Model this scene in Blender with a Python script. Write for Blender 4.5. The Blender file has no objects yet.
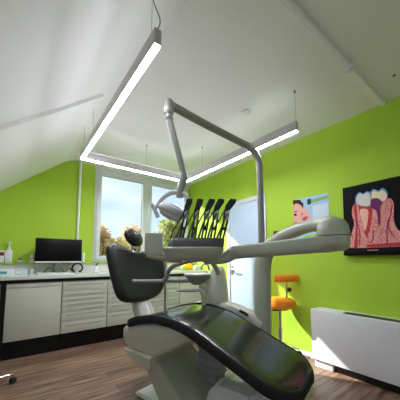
import bpy, bmesh, math, random
from mathutils import Vector, Matrix
R = random.Random(7)
C = bpy.context.scene.collection
PI = math.pi

# ------------------------------------------------------------------ materials
def srgb(r, g, b):
    f = lambda c: ((c/255)/12.92 if c/255 <= 0.04045 else ((c/255+0.055)/1.055)**2.4)
    return (f(r), f(g), f(b), 1)

def mat(name, rgb, rough=0.5, metal=0.0, noise=0.0, nscale=8.0, bump=0.0, bscale=200.0, coat=0.0, emit=None, estr=0.0, spec=0.5):
    m = bpy.data.materials.new(name); m.use_nodes = True
    nt = m.node_tree; b = nt.nodes['Principled BSDF']
    col = srgb(*rgb)
    b.inputs['Base Color'].default_value = col
    b.inputs['Roughness'].default_value = rough
    b.inputs['Metallic'].default_value = metal
    b.inputs['Coat Weight'].default_value = coat
    b.inputs['Coat Roughness'].default_value = 0.08
    b.inputs['Specular IOR Level'].default_value = spec
    tc = nt.nodes.new('ShaderNodeTexCoord')
    if noise:
        n = nt.nodes.new('ShaderNodeTexNoise'); n.inputs['Scale'].default_value = nscale
        n.inputs['Detail'].default_value = 4
        nt.links.new(tc.outputs['Object'], n.inputs['Vector'])
        mx = nt.nodes.new('ShaderNodeMix'); mx.data_type = 'RGBA'
        mx.inputs['A'].default_value = tuple(c*(1-noise) for c in col[:3])+(1,)
        mx.inputs['B'].default_value = tuple(min(1, c*(1+noise)) for c in col[:3])+(1,)
        nt.links.new(n.outputs['Fac'], mx.inputs['Factor'])
        nt.links.new(mx.outputs['Result'], b.inputs['Base Color'])
    if bump:
        n2 = nt.nodes.new('ShaderNodeTexNoise'); n2.inputs['Scale'].default_value = bscale
        nt.links.new(tc.outputs['Object'], n2.inputs['Vector'])
        bp = nt.nodes.new('ShaderNodeBump'); bp.inputs['Strength'].default_value = bump
        bp.inputs['Distance'].default_value = 0.002
        nt.links.new(n2.outputs['Fac'], bp.inputs['Height'])
        nt.links.new(bp.outputs['Normal'], b.inputs['Normal'])
    if emit:
        b.inputs['Emission Color'].default_value = srgb(*emit)
        b.inputs['Emission Strength'].default_value = estr
    return m

M = {}
M['green'] = mat('green_wall_paint', (168, 204, 52), 0.75, noise=0.03, nscale=3, bump=0.25, bscale=160)
M['ceil'] = mat('white_ceiling_paint', (238, 238, 236), 0.85, noise=0.015, nscale=5, bump=0.25, bscale=120)
M['white'] = mat('white_plastic', (228, 230, 228), 0.4, noise=0.02)
M['whitewall'] = mat('white_wall_paint', (222, 222, 216), 0.8, bump=0.2)
M['wframe'] = mat('white_window_plastic', (212, 216, 214), 0.35, noise=0.02)
M['door'] = mat('pale_blue_door_laminate', (186, 208, 222), 0.35, noise=0.02, nscale=2)
M['cab'] = mat('cream_cabinet_lacquer', (190, 192, 176), 0.35, noise=0.02, nscale=4)
M['cabh'] = mat('cream_recessed_handle', (160, 160, 146), 0.4)
M['black'] = mat('black_laminate', (10, 10, 11), 0.5, spec=0.25)
M['blackp'] = mat('black_plastic', (16, 16, 18), 0.4)
M['screen'] = mat('black_screen_glass', (4, 4, 5), 0.35, spec=0.2)
M['worktop'] = mat('white_worktop', (214, 218, 208), 0.3, noise=0.02)
M['uph'] = mat('black_vinyl_upholstery', (17, 18, 20), 0.36, bump=0.3, bscale=350)
M['uphg'] = mat('glossy_black_vinyl', (30, 33, 32), 0.2, coat=0.4, noise=0.1, nscale=6)
M['rim'] = mat('dark_rubber_rim', (30, 31, 33), 0.75, spec=0.3)
M['beige'] = mat('warm_grey_lacquer', (172, 175, 158), 0.32, coat=0.2, noise=0.02, nscale=5)
M['beigel'] = mat('pale_cream_lacquer', (200, 200, 184), 0.3, coat=0.2, noise=0.02, nscale=5)
M['grey'] = mat('mid_grey_plastic', (120, 122, 118), 0.4)
M['dgrey'] = mat('dark_grey_silicone', (74, 75, 72), 0.55, bump=0.2)
M['armgrey'] = mat('warm_grey_tube_lacquer', (140, 141, 132), 0.35, coat=0.1)
M['lampgrey'] = mat('lamp_head_grey_plastic', (206, 209, 209), 0.3)
M['chrome'] = mat('brushed_chrome', (205, 205, 205), 0.2, metal=1.0)
M['steel'] = mat('satin_steel', (190, 192, 195), 0.32, metal=1.0)
M['alu'] = mat('grey_aluminium_profile', (196, 192, 192), 0.5, metal=0.0)
M['led'] = mat('led_diffuser', (255, 255, 255), 0.5, emit=(240, 240, 255), estr=62.0)
M['ledup'] = mat('led_uplight_diffuser', (255, 255, 255), 0.5, emit=(240, 240, 255), estr=4.5)
M['orange'] = mat('orange_vinyl', (238, 138, 22), 0.4, noise=0.05, bump=0.2)
M['convector'] = mat('white_powder_coated_steel', (228, 228, 230), 0.5, noise=0.015)
M['teal'] = mat('teal_carton', (60, 160, 165), 0.5)
M['palebox'] = mat('pale_blue_carton', (196, 214, 226), 0.5)
M['yellow'] = mat('yellow_plastic', (250, 200, 20), 0.4)
M['lgreen'] = mat('light_green_plastic', (150, 205, 70), 0.4)
M['maroon'] = mat('dark_red_label', (120, 40, 45), 0.5)
M['bellow'] = mat('grey_bellows_rubber', (150, 153, 158), 0.5)
M['bark'] = mat('tree_bark', (86, 70, 54), 0.9, noise=0.3, nscale=10)
M['grass'] = mat('lawn_grass', (96, 116, 60), 0.9, noise=0.3, nscale=2)
for k, c in dict(art_black=(6, 6, 7), art_pink=(228, 152, 138), art_blue=(106, 170, 212), art_cream=(226, 220, 205), art_cream2=(244, 190, 170),
                 art_ivory=(236, 222, 178), art_red=(196, 66, 62), art_peach=(220, 140, 112), art_purple=(112, 48, 100), art_salmon=(226, 132, 118),
                 art_vein=(168, 40, 62), p_sky=(170, 200, 222), p_skin=(226, 170, 152), p_skin2=(200, 128, 112), p_hair=(58, 40, 36),
                 p_lip=(196, 74, 84), p_green=(132, 178, 120), p_dark=(36, 70, 66), p_white=(206, 220, 232), p_purple=(190, 66, 168)).items():
    M[k] = mat(k, c, 0.6, spec=0.15)

def gum_material():
    m = bpy.data.materials.new('spongy_bone_print'); m.use_nodes = True
    nt = m.node_tree; b = nt.nodes['Principled BSDF']; b.inputs['Roughness'].default_value = 0.45
    tc = nt.nodes.new('ShaderNodeTexCoord'); v = nt.nodes.new('ShaderNodeTexVoronoi'); v.inputs['Scale'].default_value = 62
    v.feature = 'DISTANCE_TO_EDGE'
    r = nt.nodes.new('ShaderNodeValToRGB')
    r.color_ramp.elements[0].color = srgb(205, 80, 90); r.color_ramp.elements[0].position = 0.0
    r.color_ramp.elements[1].color = srgb(240, 184, 170); r.color_ramp.elements[1].position = 0.22
    nt.links.new(tc.outputs['Object'], v.inputs['Vector']); nt.links.new(v.outputs['Distance'], r.inputs['Fac'])
    nt.links.new(r.outputs['Color'], b.inputs['Base Color'])
    return m
M['gum'] = gum_material()

def floor_material():
    m = bpy.data.materials.new('brown_oak_plank_vinyl'); m.use_nodes = True
    nt = m.node_tree; b = nt.nodes['Principled BSDF']
    tc = nt.nodes.new('ShaderNodeTexCoord')
    br = nt.nodes.new('ShaderNodeTexBrick'); br.inputs['Scale'].default_value = 1.0
    br.inputs['Brick Width'].default_value = 1.2; br.inputs['Row Height'].default_value = 0.15
    br.inputs['Mortar Size'].default_value = 0.0012; br.offset = 0.37
    br.inputs['Color1'].default_value = srgb(180, 146, 122); br.inputs['Color2'].default_value = srgb(138, 108, 90)
    br.inputs['Mortar'].default_value = srgb(60, 42, 34)
    nt.links.new(tc.outputs['Object'], br.inputs['Vector'])
    mp = nt.nodes.new('ShaderNodeMapping'); mp.inputs['Scale'].default_value = (1.2, 14, 1)
    nt.links.new(tc.outputs['Object'], mp.inputs['Vector'])
    n = nt.nodes.new('ShaderNodeTexNoise'); n.inputs['Scale'].default_value = 2.2; n.inputs['Detail'].default_value = 8
    n.inputs['Distortion'].default_value = 0.6
    nt.links.new(mp.outputs['Vector'], n.inputs['Vector'])
    rp = nt.nodes.new('ShaderNodeValToRGB')
    rp.color_ramp.elements[0].position = 0.3; rp.color_ramp.elements[0].color = srgb(120, 108, 100)
    rp.color_ramp.elements[1].position = 0.7; rp.color_ramp.elements[1].color = (1, 1, 1, 1)
    nt.links.new(n.outputs['Fac'], rp.inputs['Fac'])
    mx = nt.nodes.new('ShaderNodeMix'); mx.data_type = 'RGBA'; mx.blend_type = 'MULTIPLY'; mx.inputs['Factor'].default_value = 1
    nt.links.new(br.outputs['Color'], mx.inputs['A']); nt.links.new(rp.outputs['Color'], mx.inputs['B'])
    nt.links.new(mx.outputs['Result'], b.inputs['Base Color'])
    b.inputs['Roughness'].default_value = 0.33
    return m
M['floor'] = floor_material()

def glass_material():
    m = bpy.data.materials.new('window_glass'); m.use_nodes = True
    nt = m.node_tree; nt.nodes.remove(nt.nodes['Principled BSDF'])
    t = nt.nodes.new('ShaderNodeBsdfTransparent'); t.inputs['Color'].default_value = (0.93, 0.96, 0.96, 1)
    g = nt.nodes.new('ShaderNodeBsdfGlossy'); g.inputs['Roughness'].default_value = 0.02
    fr = nt.nodes.new('ShaderNodeFresnel'); fr.inputs['IOR'].default_value = 1.07
    mx = nt.nodes.new('ShaderNodeMixShader')
    nt.links.new(fr.outputs['Fac'], mx.inputs['Fac']); nt.links.new(t.outputs[0], mx.inputs[1]); nt.links.new(g.outputs[0], mx.inputs[2])
    nt.links.new(mx.outputs[0], nt.nodes['Material Output'].inputs['Surface'])
    return m
M['glass'] = glass_material()

def leaf_material(name, a, b_):
    m = bpy.data.materials.new(name); m.use_nodes = True
    nt = m.node_tree; b = nt.nodes['Principled BSDF']; b.inputs['Roughness'].default_value = 0.7
    tc = nt.nodes.new('ShaderNodeTexCoord'); n = nt.nodes.new('ShaderNodeTexNoise'); n.inputs['Scale'].default_value = 1.3; n.inputs['Detail'].default_value = 6
    nt.links.new(tc.outputs['Object'], n.inputs['Vector'])
    r = nt.nodes.new('ShaderNodeValToRGB')
    r.color_ramp.elements[0].position = 0.38; r.color_ramp.elements[0].color = srgb(*a)
    r.color_ramp.elements[1].position = 0.62; r.color_ramp.elements[1].color = srgb(*b_)
    nt.links.new(n.outputs['Fac'], r.inputs['Fac']); nt.links.new(r.outputs['Color'], b.inputs['Base Color'])
    tr = nt.nodes.new('ShaderNodeBsdfTranslucent'); mx = nt.nodes.new('ShaderNodeMixShader'); mx.inputs['Fac'].default_value = 0.5
    nt.links.new(r.outputs['Color'], tr.inputs['Color']); nt.links.new(b.outputs[0], mx.inputs[1]); nt.links.new(tr.outputs[0], mx.inputs[2])
    nt.links.new(mx.outputs[0], nt.nodes['Material Output'].inputs['Surface'])
    return m
M['leafy'] = leaf_material('yellow_autumn_leaves', (214, 176, 110), (226, 206, 140))
M['leafo'] = leaf_material('orange_autumn_leaves', (226, 190, 140), (214, 206, 140))
M['leafg'] = leaf_material('yellow_green_leaves', (160, 178, 100), (216, 206, 140))
M['leafd'] = leaf_material('green_leaves', (120, 146, 84), (166, 180, 110))

# ------------------------------------------------------------------ helpers
def wmat(o):
    m = o.matrix_basis.copy()
    while o.parent:
        o = o.parent; m = o.matrix_basis @ m
    return m

def obj(name, bm, material, parent=None, smooth=True, local=False, angle=40):
    """bm in world coordinates -> linked mesh object (child of parent, same place)"""
    bmesh.ops.recalc_face_normals(bm, faces=bm.faces[:])
    me = bpy.data.meshes.new(name); 
    if parent is not None and not local:
        bmesh.ops.transform(bm, matrix=wmat(parent).inverted(), verts=bm.verts[:])
    bm.to_mesh(me); bm.free()
    if smooth:
        me.polygons.foreach_set('use_smooth', [True]*len(me.polygons))
        me.set_sharp_from_angle(angle=math.radians(angle))
    ms = material if isinstance(material, (list, tuple)) else [material]
    for m_ in ms: me.materials.append(m_)
    o = bpy.data.objects.new(name, me); C.objects.link(o)
    if parent is not None: o.parent = parent
    return o

def tag(o, label, cat, group=None, kind=None):
    o['label'] = label; o['category'] = cat
    if group: o['group'] = group
    if kind: o['kind'] = kind
    return o

def thing(name, label, cat, loc=(0, 0, 0), group=None):
    o = bpy.data.objects.new(name, None); C.objects.link(o); o.location = loc; o.empty_display_size = 0.05
    return tag(o, label, cat, group)

def struct(name, bm, material, parent=None, smooth=False):
    o = obj(name, bm, material, parent, smooth=smooth)
    if parent is None: o['kind'] = 'structure'
    return o

def nb(): return bmesh.new()

def box(bm, x0, x1, y0, y1, z0, z1, bev=0.0, mtx=None, seg=2):
    r = bmesh.ops.create_cube(bm, size=1)
    vs = r['verts']
    m = Matrix.Translation(((x0+x1)/2, (y0+y1)/2, (z0+z1)/2)) @ Matrix.Diagonal((abs(x1-x0), abs(y1-y0), abs(z1-z0), 1))
    bmesh.ops.transform(bm, matrix=m, verts=vs)
    if bev:
        es = list({e for v in vs for e in v.link_edges})
        r2 = bmesh.ops.bevel(bm, geom=es, offset=bev, segments=seg, affect='EDGES', profile=0.5)
        vs = list({v for f in r2['faces'] for v in f.verts} | {v for v in vs if v.is_valid})
    if mtx is not None: bmesh.ops.transform(bm, matrix=mtx, verts=vs)
    return vs

def catmull(pts, n=6):
    P = [Vector(p) for p in pts]
    if len(P) < 3: return P
    out = []
    Q = [P[0]*2-P[1]] + P + [P[-1]*2-P[-2]]
    for i in range(1, len(Q)-2):
        a, b, c, d = Q[i-1], Q[i], Q[i+1], Q[i+2]
        for k in range(n):
            t = k/n
            out.append(0.5*((2*b)+(c-a)*t+(2*a-5*b+4*c-d)*t*t+(3*b-a-3*c+d)*t**3))
    out.append(P[-1]); return out

def tube(bm, pts, rad, seg=16, smooth_n=6, cap=True, sx=1.0, sy=1.0, up=None, power=1.0):
    """round (or super-elliptic) tube along a path, radius may vary per control point"""
    rs = rad if isinstance(rad, (list, tuple)) else [rad]*len(pts)
    if smooth_n and len(pts) > 2:
        path = catmull(pts, smooth_n)
        rr = [q.x for q in catmull([(r, 0, 0) for r in rs], smooth_n)]
    else:
        path = [Vector(p) for p in pts]; rr = list(rs)
    rings = []; n = None
    for i, p in enumerate(path):
        t = (path[min(i+1, len(path)-1)]-path[max(i-1, 0)]).normalized()
        if n is None:
            ref = Vector(up) if up else (Vector((0, 0, 1)) if abs(t.z) < 0.9 else Vector((1, 0, 0)))
            n = (ref - t*ref.dot(t)).normalized()
        elif up:
            ref = Vector(up); n = (ref - t*ref.dot(t)).normalized()
        else:
            n = (n - t*n.dot(t)).normalized()
        b = t.cross(n)
        ring = []
        for k in range(seg):
            a = 2*PI*k/seg
            ca, sa = math.cos(a), math.sin(a)
            ca = math.copysign(abs(ca)**power, ca); sa = math.copysign(abs(sa)**power, sa)
            ring.append(bm.verts.new(p + n*ca*rr[i]*sx + b*sa*rr[i]*sy))
        rings.append(ring)
    for i in range(len(rings)-1):
        for k in range(seg):
            bm.faces.new((rings[i][k], rings[i][(k+1) % seg], rings[i+1][(k+1) % seg], rings[i+1][k]))
    if cap:
        bm.faces.new(rings[0]); bm.faces.new(list(reversed(rings[-1])))
    return rings

def lathe(bm, prof, c=(0, 0, 0), seg=24, mtx=None):
    """prof list of (r,z)"""
    rings = []; vs = []
    for r, z in prof:
        ring = [bm.verts.new((max(r, 1e-4)*math.cos(2*PI*k/seg), max(r, 1e-4)*math.sin(2*PI*k/seg), z)) for k in range(seg)]
        rings.append(ring); vs += ring
    for i in range(len(rings)-1):
        for k in range(seg):
            bm.faces.new((rings[i][k], rings[i][(k+1) % seg], rings[i+1][(k+1) % seg], rings[i+1][k]))
    bm.faces.new(rings[0]); bm.faces.new(list(reversed(rings[-1])))
    m = Matrix.Translation(c)
    if mtx is not None: m = m @ mtx
    bmesh.ops.transform(bm, matrix=m, verts=vs)
    return vs

def prism(bm, pts, depth, bev=0.0):
    """pts: closed 3D outline (planar), extruded by vector depth"""
    d = Vector(depth)
    a = [bm.verts.new(Vector(p)) for p in pts]; b = [bm.verts.new(Vector(p)+d) for p in pts]
    n = len(a); fs = [bm.faces.new(a), bm.faces.new(list(reversed(b)))]
    for i in range(n): fs.append(bm.faces.new((a[i], b[i], b[(i+1) % n], a[(i+1) % n])))
    if bev:
        es = list({e for f in fs[:2] for e in f.edges})
        bmesh.ops.bevel(bm, geom=es, offset=bev, segments=2, affect='EDGES')

def ellipsoid(bm, c, rx, ry, rz, rot=None, u=24, v=14):
    r = bmesh.ops.create_uvsphere(bm, u_segments=u, v_segments=v, radius=1)
    m = Matrix.Translation(c) @ (rot.to_4x4() if rot else Matrix.Identity(4)) @ Matrix.Diagonal((rx, ry, rz, 1))
    bmesh.ops.transform(bm, matrix=m, verts=r['verts'])

def loft(bm, rings, cap=True):
    V = [[bm.verts.new(Vector(p)) for p in r] for r in rings]
    n = len(V[0])
    for i in range(len(V)-1):
        for k in range(n):
            bm.faces.new((V[i][k], V[i][(k+1) % n], V[i+1][(k+1) % n], V[i+1][k]))
    if cap: bm.faces.new(V[0]); bm.faces.new(list(reversed(V[-1])))

def roty(a): return Matrix.Rotation(a, 4, 'Y')

# ------------------------------------------------------------------ camera
XR, YB, ZC, XBR = 2.70, 3.95, 2.55, 0.56      # right wall, window wall, ceiling height, ceiling break
XL, YF, SL = -1.80, -2.2, 0.80                # knee wall, rear wall, slope
ZK = ZC-SL*(XBR-XL)
cam = bpy.data.cameras.new('camera'); co = bpy.data.objects.new('camera', cam); C.objects.link(co)
co.location = (0, 0, 1.08); co.rotation_euler = (math.radians(90+5.34), 0, math.radians(-36.82))
cam.sensor_width = 36; cam.lens = 246/400*36; cam.shift_y = 37/400; cam.clip_start = 0.02
bpy.context.scene.camera = co

# ------------------------------------------------------------------ room shell
bm = nb(); box(bm, XL-0.1, XR+0.1, YF-0.1, YB+0.1, -0.1, 0); struct('floor', bm, M['floor'])
# ceiling: flat part, softly rounded bend and slope, one plaster surface
prof = [(XR+0.1, ZC)]
a = math.atan(SL); rb = 0.28; tl = rb*math.tan(a/2)
for k in range(9):
    th = a*k/8
    cx_ = XBR+tl; cz_ = ZC-rb
    prof.append((cx_-rb*math.sin(th), cz_+rb*math.cos(th)))
prof.append((XL, ZK))
prof_up = [(x, z+0.12) for x, z in prof]
RY0, RY1, RX0, RX1 = -0.75, 0.85, -1.45, -0.45     # opening for the added roof window, beside and behind the camera
bm = nb()
def shell(pr, y0, y1):
    up_ = [(x, z+0.12) for x, z in pr]
    prism(bm, [(x, y0, z) for x, z in pr]+[(x, y0, z) for x, z in reversed(up_)], (0, y1-y0, 0))
sz = lambda x: ZC-SL*(XBR-x)
shell(prof, YF-0.1, RY0); shell(prof, RY1, YB+0.1)
shell(prof[:-1]+[(RX1, sz(RX1))], RY0, RY1); shell([(RX0, sz(RX0)), (XL, ZK)], RY0, RY1)
o = obj('ceiling', bm, M['ceil'], angle=30); o['kind'] = 'structure'
# window wall with its opening (x .93-2.68, z 1.05-2.51)
WX0, WX1, WZ0, WZ1 = 0.93, 2.66, 1.05, 2.50
bm = nb()
def slope_z(x): return ZC if x >= XBR else ZC-SL*(XBR-x)
prism(bm, [(XL, YB, 0), (WX0, YB, 0), (WX0, YB, ZC), (XBR, YB, ZC), (XL, YB, ZK)], (0, 0.1, 0))
box(bm, WX0, XR, YB, YB+0.1, 0, WZ0); box(bm, WX0, XR, YB, YB+0.1, WZ1, ZC); box(bm, WX1, XR, YB, YB+0.1, WZ0, WZ1)
struct('wall_back', bm, M['green'])
# right wall
bm = nb(); box(bm, XR, XR+0.1, YF-0.1, YB+0.1, 0, ZC); struct('wall_right', bm, M['green'])
bm = nb(); box(bm, XL-0.1, XL, YF-0.1, YB+0.1, 0, ZK); struct('wall_left', bm, M['whitewall'])
FX0, FX1, FZ0, FZ1 = -0.3, 2.3, 0.85, 2.35  # opening for the added rear window
bm = nb(); prism(bm, [(XL, YF, 0), (FX0, YF, 0), (FX0, YF, sz(FX0)), (XL, YF, ZK)], (0, -0.1, 0))
prism(bm, [(FX0, YF, FZ0), (FX1, YF, FZ0), (FX1, YF, 0), (FX0, YF, 0)], (0, -0.1, 0)); box(bm, FX1, XR, YF-0.1, YF, 0, ZC)
prism(bm, [(FX0, YF, 1.86), (FX0+.6, YF, FZ1), (FX1, YF, FZ1), (FX1, YF, ZC), (XBR, YF, ZC), (FX0, YF, sz(FX0))], (0, -0.1, 0))
struct('wall_front', bm, M['whitewall'])
# ceiling trims
bm = nb(); box(bm, 0.9, XR, 0.702, 0.742, ZC-0.024, ZC+0.01, 0.004); struct('trim_1', bm, M['ceil'])
bm = nb(); box(bm, 0.690, 0.706, 0.725, 3.95, ZC-0.012, ZC+0.01); struct('trim_2', bm, M['ceil'])
d_ = Vector((-1, 0, -SL)).normalized(); n_ = Vector((-SL, 0, 1)).normalized()
bm = nb(); p0 = Vector((XBR-0.03, 2.12, ZC-0.03*SL-.012)); L_ = 2.6
prism(bm, [p0-n_*0.018, p0+d_*L_-n_*0.018, p0+d_*L_+n_*0.02, p0+n_*0.02], (0, 0.03, 0))
struct('trim_3', bm, M['ceil'])
# window ledge: low boxed-out wall below the window, green top edge, white backsplash
bm = nb(); box(bm, XL, XR, YB-0.07, YB, 1.030, 1.048, 0.002); struct('trim_4', bm, M['green'])
bm = nb(); box(bm, XL, XR, YB-0.04, YB, 0.0, 1.03); struct('trim_5', bm, M['whitewall'])
bm = nb(); box(bm, WX0-0.02, XR, YB-0.005, YB+0.005, WZ1+0.0, ZC); struct('trim_6', bm, M['wframe'])
# baseboard on the right wall
bm = nb(); box(bm, XR-0.012, XR, YF, 2.02, 0, 0.05, 0.002); struct('baseboard_right', bm, M['wframe'])

# window_1 : frame, two sashes with panes
def frame_bm(x0, x1, z0, z1, w, y0, y1, bev=0.004):
    b = nb()
    box(b, x0, x0+w, y0, y1, z0, z1, bev); box(b, x1-w, x1, y0, y1, z0, z1, bev)
    box(b, x0+w, x1-w, y0, y1, z0, z0+w, bev); box(b, x0+w, x1-w, y0, y1, z1-w, z1, bev)
    return b
b = frame_bm(WX0, WX1, WZ0, WZ1, 0.045, YB-0.01, YB+0.07)
box(b, 1.755, 1.825, YB-0.012, YB+0.07, WZ0+0.04, WZ1-0.04, 0.004)
w1 = struct('window_1', b, M['wframe'], smooth=True)
for (x0, x1) in ((WX0+0.028, 1.768), (1.812, WX1-0.01)):
    s = obj('sash', frame_bm(x0, x1, WZ0+0.03, WZ1-0.028, 0.066, YB-0.028, YB+0.03, 0.006), M['wframe'], w1)
    bm = nb(); box(bm, x0+0.055, x1-0.055, YB+0.002, YB+0.008, WZ0+0.085, WZ1-0.083); obj('pane', bm, M['glass'], s, smooth=False)
    g = frame_bm(x0+0.064, x1-0.064, WZ0+0.094, WZ1-0.092, 0.006, YB-0.002, YB+0.012, 0); obj('gasket', g, M['blackp'], s, smooth=False)
bm = nb(); box(bm, 1.715, 1.74, YB-0.036, YB-0.028, 1.62, 1.70, 0.003); tube(bm, [(1.728, YB-0.035, 1.66), (1.728, YB-0.06, 1.66), (1.728, YB-0.062, 1.55)], 0.008, smooth_n=3)
obj('window_handle', bm, M['wframe'], w1)

# added_roof_window : unseen opening in the slope, added to bring daylight onto near surfaces
sd_ = Vector((1, 0, SL)).normalized(); sn_ = Vector((-SL, 0, 1)).normalized()
def slab(bm, x0, x1, y0, y1, n0, n1):
    p = Vector((x0, y0, sz(x0))); q = Vector((x1, y0, sz(x1)))
    prism(bm, [p+sn_*n0, q+sn_*n0, q+sn_*n1, p+sn_*n1], (0, y1-y0, 0))
bm = nb()
slab(bm, RX0, RX0+.06, RY0, RY1, -.005, .1); slab(bm, RX1-.06, RX1, RY0, RY1, -.005, .1)
slab(bm, RX0+.06, RX1-.06, RY0, RY0+.08, -.005, .1); slab(bm, RX0+.06, RX1-.06, RY1-.08, RY1, -.005, .1)
w2 = struct('added_roof_window', bm, M['wframe'])
bm = nb(); slab(bm, RX0+.06, RX1-.06, RY0+.08, RY1-.08, .04, .046); obj('pane', bm, M['glass'], w2, smooth=False)

# added_rear_window : unseen wide window behind the camera, added for daylight fill
b = nb()
box(b, FX0, FX0+.06, YF-.07, YF+.01, FZ0, 1.87); box(b, FX1-.06, FX1, YF-.07, YF+.01, FZ0, FZ1); box(b, FX0, FX1, YF-.07, YF+.01, FZ0, FZ0+.06)
box(b, FX0+.6, FX1, YF-.07, YF+.01, FZ1-.06, FZ1); box(b, 1.15, 1.22, YF-.07, YF+.01, FZ0, FZ1)
w3 = struct('added_rear_window', b, M['wframe'])
bm = nb(); prism(bm, [(FX0, YF-.04, FZ0), (FX1, YF-.04, FZ0), (FX1, YF-.04, FZ1), (FX0+.6, YF-.04, FZ1), (FX0, YF-.04, 1.86)], (0, .006, 0)); obj('pane', bm, M['glass'], w3, smooth=False)

# door_1 in the right wall
DY0, DY1, DZ = 2.10, 2.86, 1.985
b = nb()
box(b, XR-0.025, XR+0.002, DY0, DY0+0.06, 0, DZ, 0.003); box(b, XR-0.025, XR+0.002, DY1-0.06, DY1, 0, DZ, 0.003); box(b, XR-0.025, XR+0.002, DY0+0.06, DY1-0.06, DZ-0.06, DZ, 0.003)
dr = struct('door_1', b, M['wframe'], smooth=True)
bm = nb(); box(bm, XR-0.016, XR-0.001, DY0+0.06, DY1-0.06, 0.01, DZ-0.06, 0.002); obj('door_leaf', bm, M['door'], dr)
bm = nb(); box(bm, XR-0.022, XR-0.014, 2.735, 2.775, 0.86, 1.0, 0.003); tube(bm, [(XR-0.016, 2.755, 0.94), (XR-0.06, 2.755, 0.94), (XR-0.062, 2.65, 0.94)], 0.009, smooth_n=3); obj('door_handle', bm, M['steel'], dr)

# pipe down the window wall
bm = nb(); tube(bm, [(0.71, YB-0.022, 1.05), (0.71, YB-0.022, ZC)], 0.017)
tag(obj('wall_pipe', bm, M['white']), 'thin white vertical pipe on the green gable wall left of the window', 'pipe')

# ------------------------------------------------------------------ ceiling fittings
LZ0, LZ1 = 2.175, 2.268
lt = thing('pendant_light', 'long U-shaped suspended grey LED profile lamp with glowing white underside', 'lamp', (1.17, 1.9, LZ0))
xa, xb, yn, yb = 0.525, 1.87, 1.06, 2.84; hw = 0.0195
bm = nb()
box(bm, xa-hw, xa+hw, yn, yb+hw, LZ0+0.006, LZ1, 0.002)
box(bm, xb-hw, xb+hw, yn+0.05, yb+hw, LZ0+0.006, LZ1, 0.002)
box(bm, xa+hw, xb-hw, yb-hw, yb+hw, LZ0+0.006, LZ1, 0.002)
obj('lamp_profile', bm, M['alu'], lt)
for (x0, x1, y0, y1) in ((xa-hw+.004, xa+hw-.004, yn+.004, yb+hw-.004), (xb-hw+.004, xb+hw-.004, yn+.054, yb+hw-.004), (xa+hw-.004, xb-hw+.004, yb-hw+.004, yb+hw-.004)):
    bm = nb(); box(bm, x0, x1, y0, y1, LZ0, LZ0+0.008); obj('light_diffuser', bm, M['led'], lt, smooth=False)
for (x0, x1, y0, y1) in ((xa-.015, xa+.015, yn+.03, yb), (xb-.015, xb+.015, yn+.08, yb), (xa+.03, xb-.03, yb-.015, yb+.015)):
    bm = nb(); box(bm, x0, x1, y0, y1, LZ1-0.001, LZ1+0.002); obj('uplight_strip', bm, M['ledup'], lt, smooth=False)
for (x, y) in ((xa, 1.14), (xa, 2.4), (xa, 2.78), (1.27, yb), (xb, 1.12), (xb, 2.45)):
    bm = nb(); tube(bm, [(x, y, LZ1), (x, y, ZC-0.012 if x > .6 else ZC-0.03)], 0.0013, seg=6)
    box(bm, x-0.006, x+0.006, y-0.006, y+0.006, ZC-0.02, ZC+0.0 if x > .6 else ZC-0.02, 0) if x > .6 else None
    obj('suspension_wire', bm, M['grey'], lt)
bm = nb(); tube(bm, [(xa, 1.10, LZ1), (xa+0.02, 1.08, 2.34), (xa-0.01, 1.1, 2.45), (xa+0.01, 1.14, 2.545)], 0.003, seg=8); obj('power_cable', bm, M['grey'], lt)

bm = nb(); lathe(bm, [(0.0, 0), (0.036, 0.0), (0.042, -0.012), (0.04, -0.02), (0.018, -0.028), (0, -0.029)], (1.75, 1.58, ZC))
tag(obj('smoke_detector', bm, M['white']), 'small flat round white detector on the ceiling near the lamp', 'detector')
sd = thing('motion_sensor', 'white domed sensor mounted on the raised ceiling trim', 'sensor', (1.93, 0.715, ZC-0.024))
bm = nb(); lathe(bm, [(0, 0), (0.036, 0), (0.038, -0.016), (0.032, -0.024), (0, -0.024)], (1.93, 0.715, ZC-0.024)); obj('sensor_base', bm, M['white'], sd)
bm = nb(); lathe(bm, [(0, -0.022), (0.026, -0.022), (0.022, -0.036), (0.01, -0.044), (0, -0.045)], (1.93, 0.715, ZC-0.024)); obj('sensor_dome', bm, M['convector'], sd)
bm = nb(); lathe(bm, [(0, 0), (0.012, 0), (0.012, -0.008), (0, -0.01)], (2.34, 0.54, ZC), seg=12)
tag(obj('ceiling_screw_cap', bm, M['grey']), 'tiny grey round cap on the ceiling above the tooth picture', 'cap')

# ------------------------------------------------------------------ wall pictures on the right wall
tp = thing('tooth_picture', 'black wall board showing a cutaway of two teeth in pink gum', 'picture', (XR-0.02, 0.8, 1.12))
bm = nb(); prism(bm, [(XR-0.034, 1.118, 1.125), (XR-0.034, 0.50, 1.125), (XR-0.034, 0.50, 1.817), (XR-0.034, 1.105, 1.817)], (0.034, 0, 0)); obj('board', bm, M['art_black'], tp, smooth=False)
bm = nb(); box(bm, XR-0.06, XR-0.034, 0.50, 1.118, 1.125, 1.195, 0.004); obj('board_ledge', bm, M['art_black'], tp)
def flat(name, yz, layer, m, parent, x0=XR-0.034, t=0.0018):
    bm = nb(); x = x0-layer*0.0016
    prism(bm, [(x, y, z) for y, z in yz], (-t, 0, 0)); return obj(name, bm, m, parent, smooth=False)
def shrink(p, k):
    cy = sum(a for a, _ in p)/len(p); cz = sum(b for _, b in p)/len(p)
    return [(cy+(a-cy)*k, cz+(b-cz)*k) for a, b in p]
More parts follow.
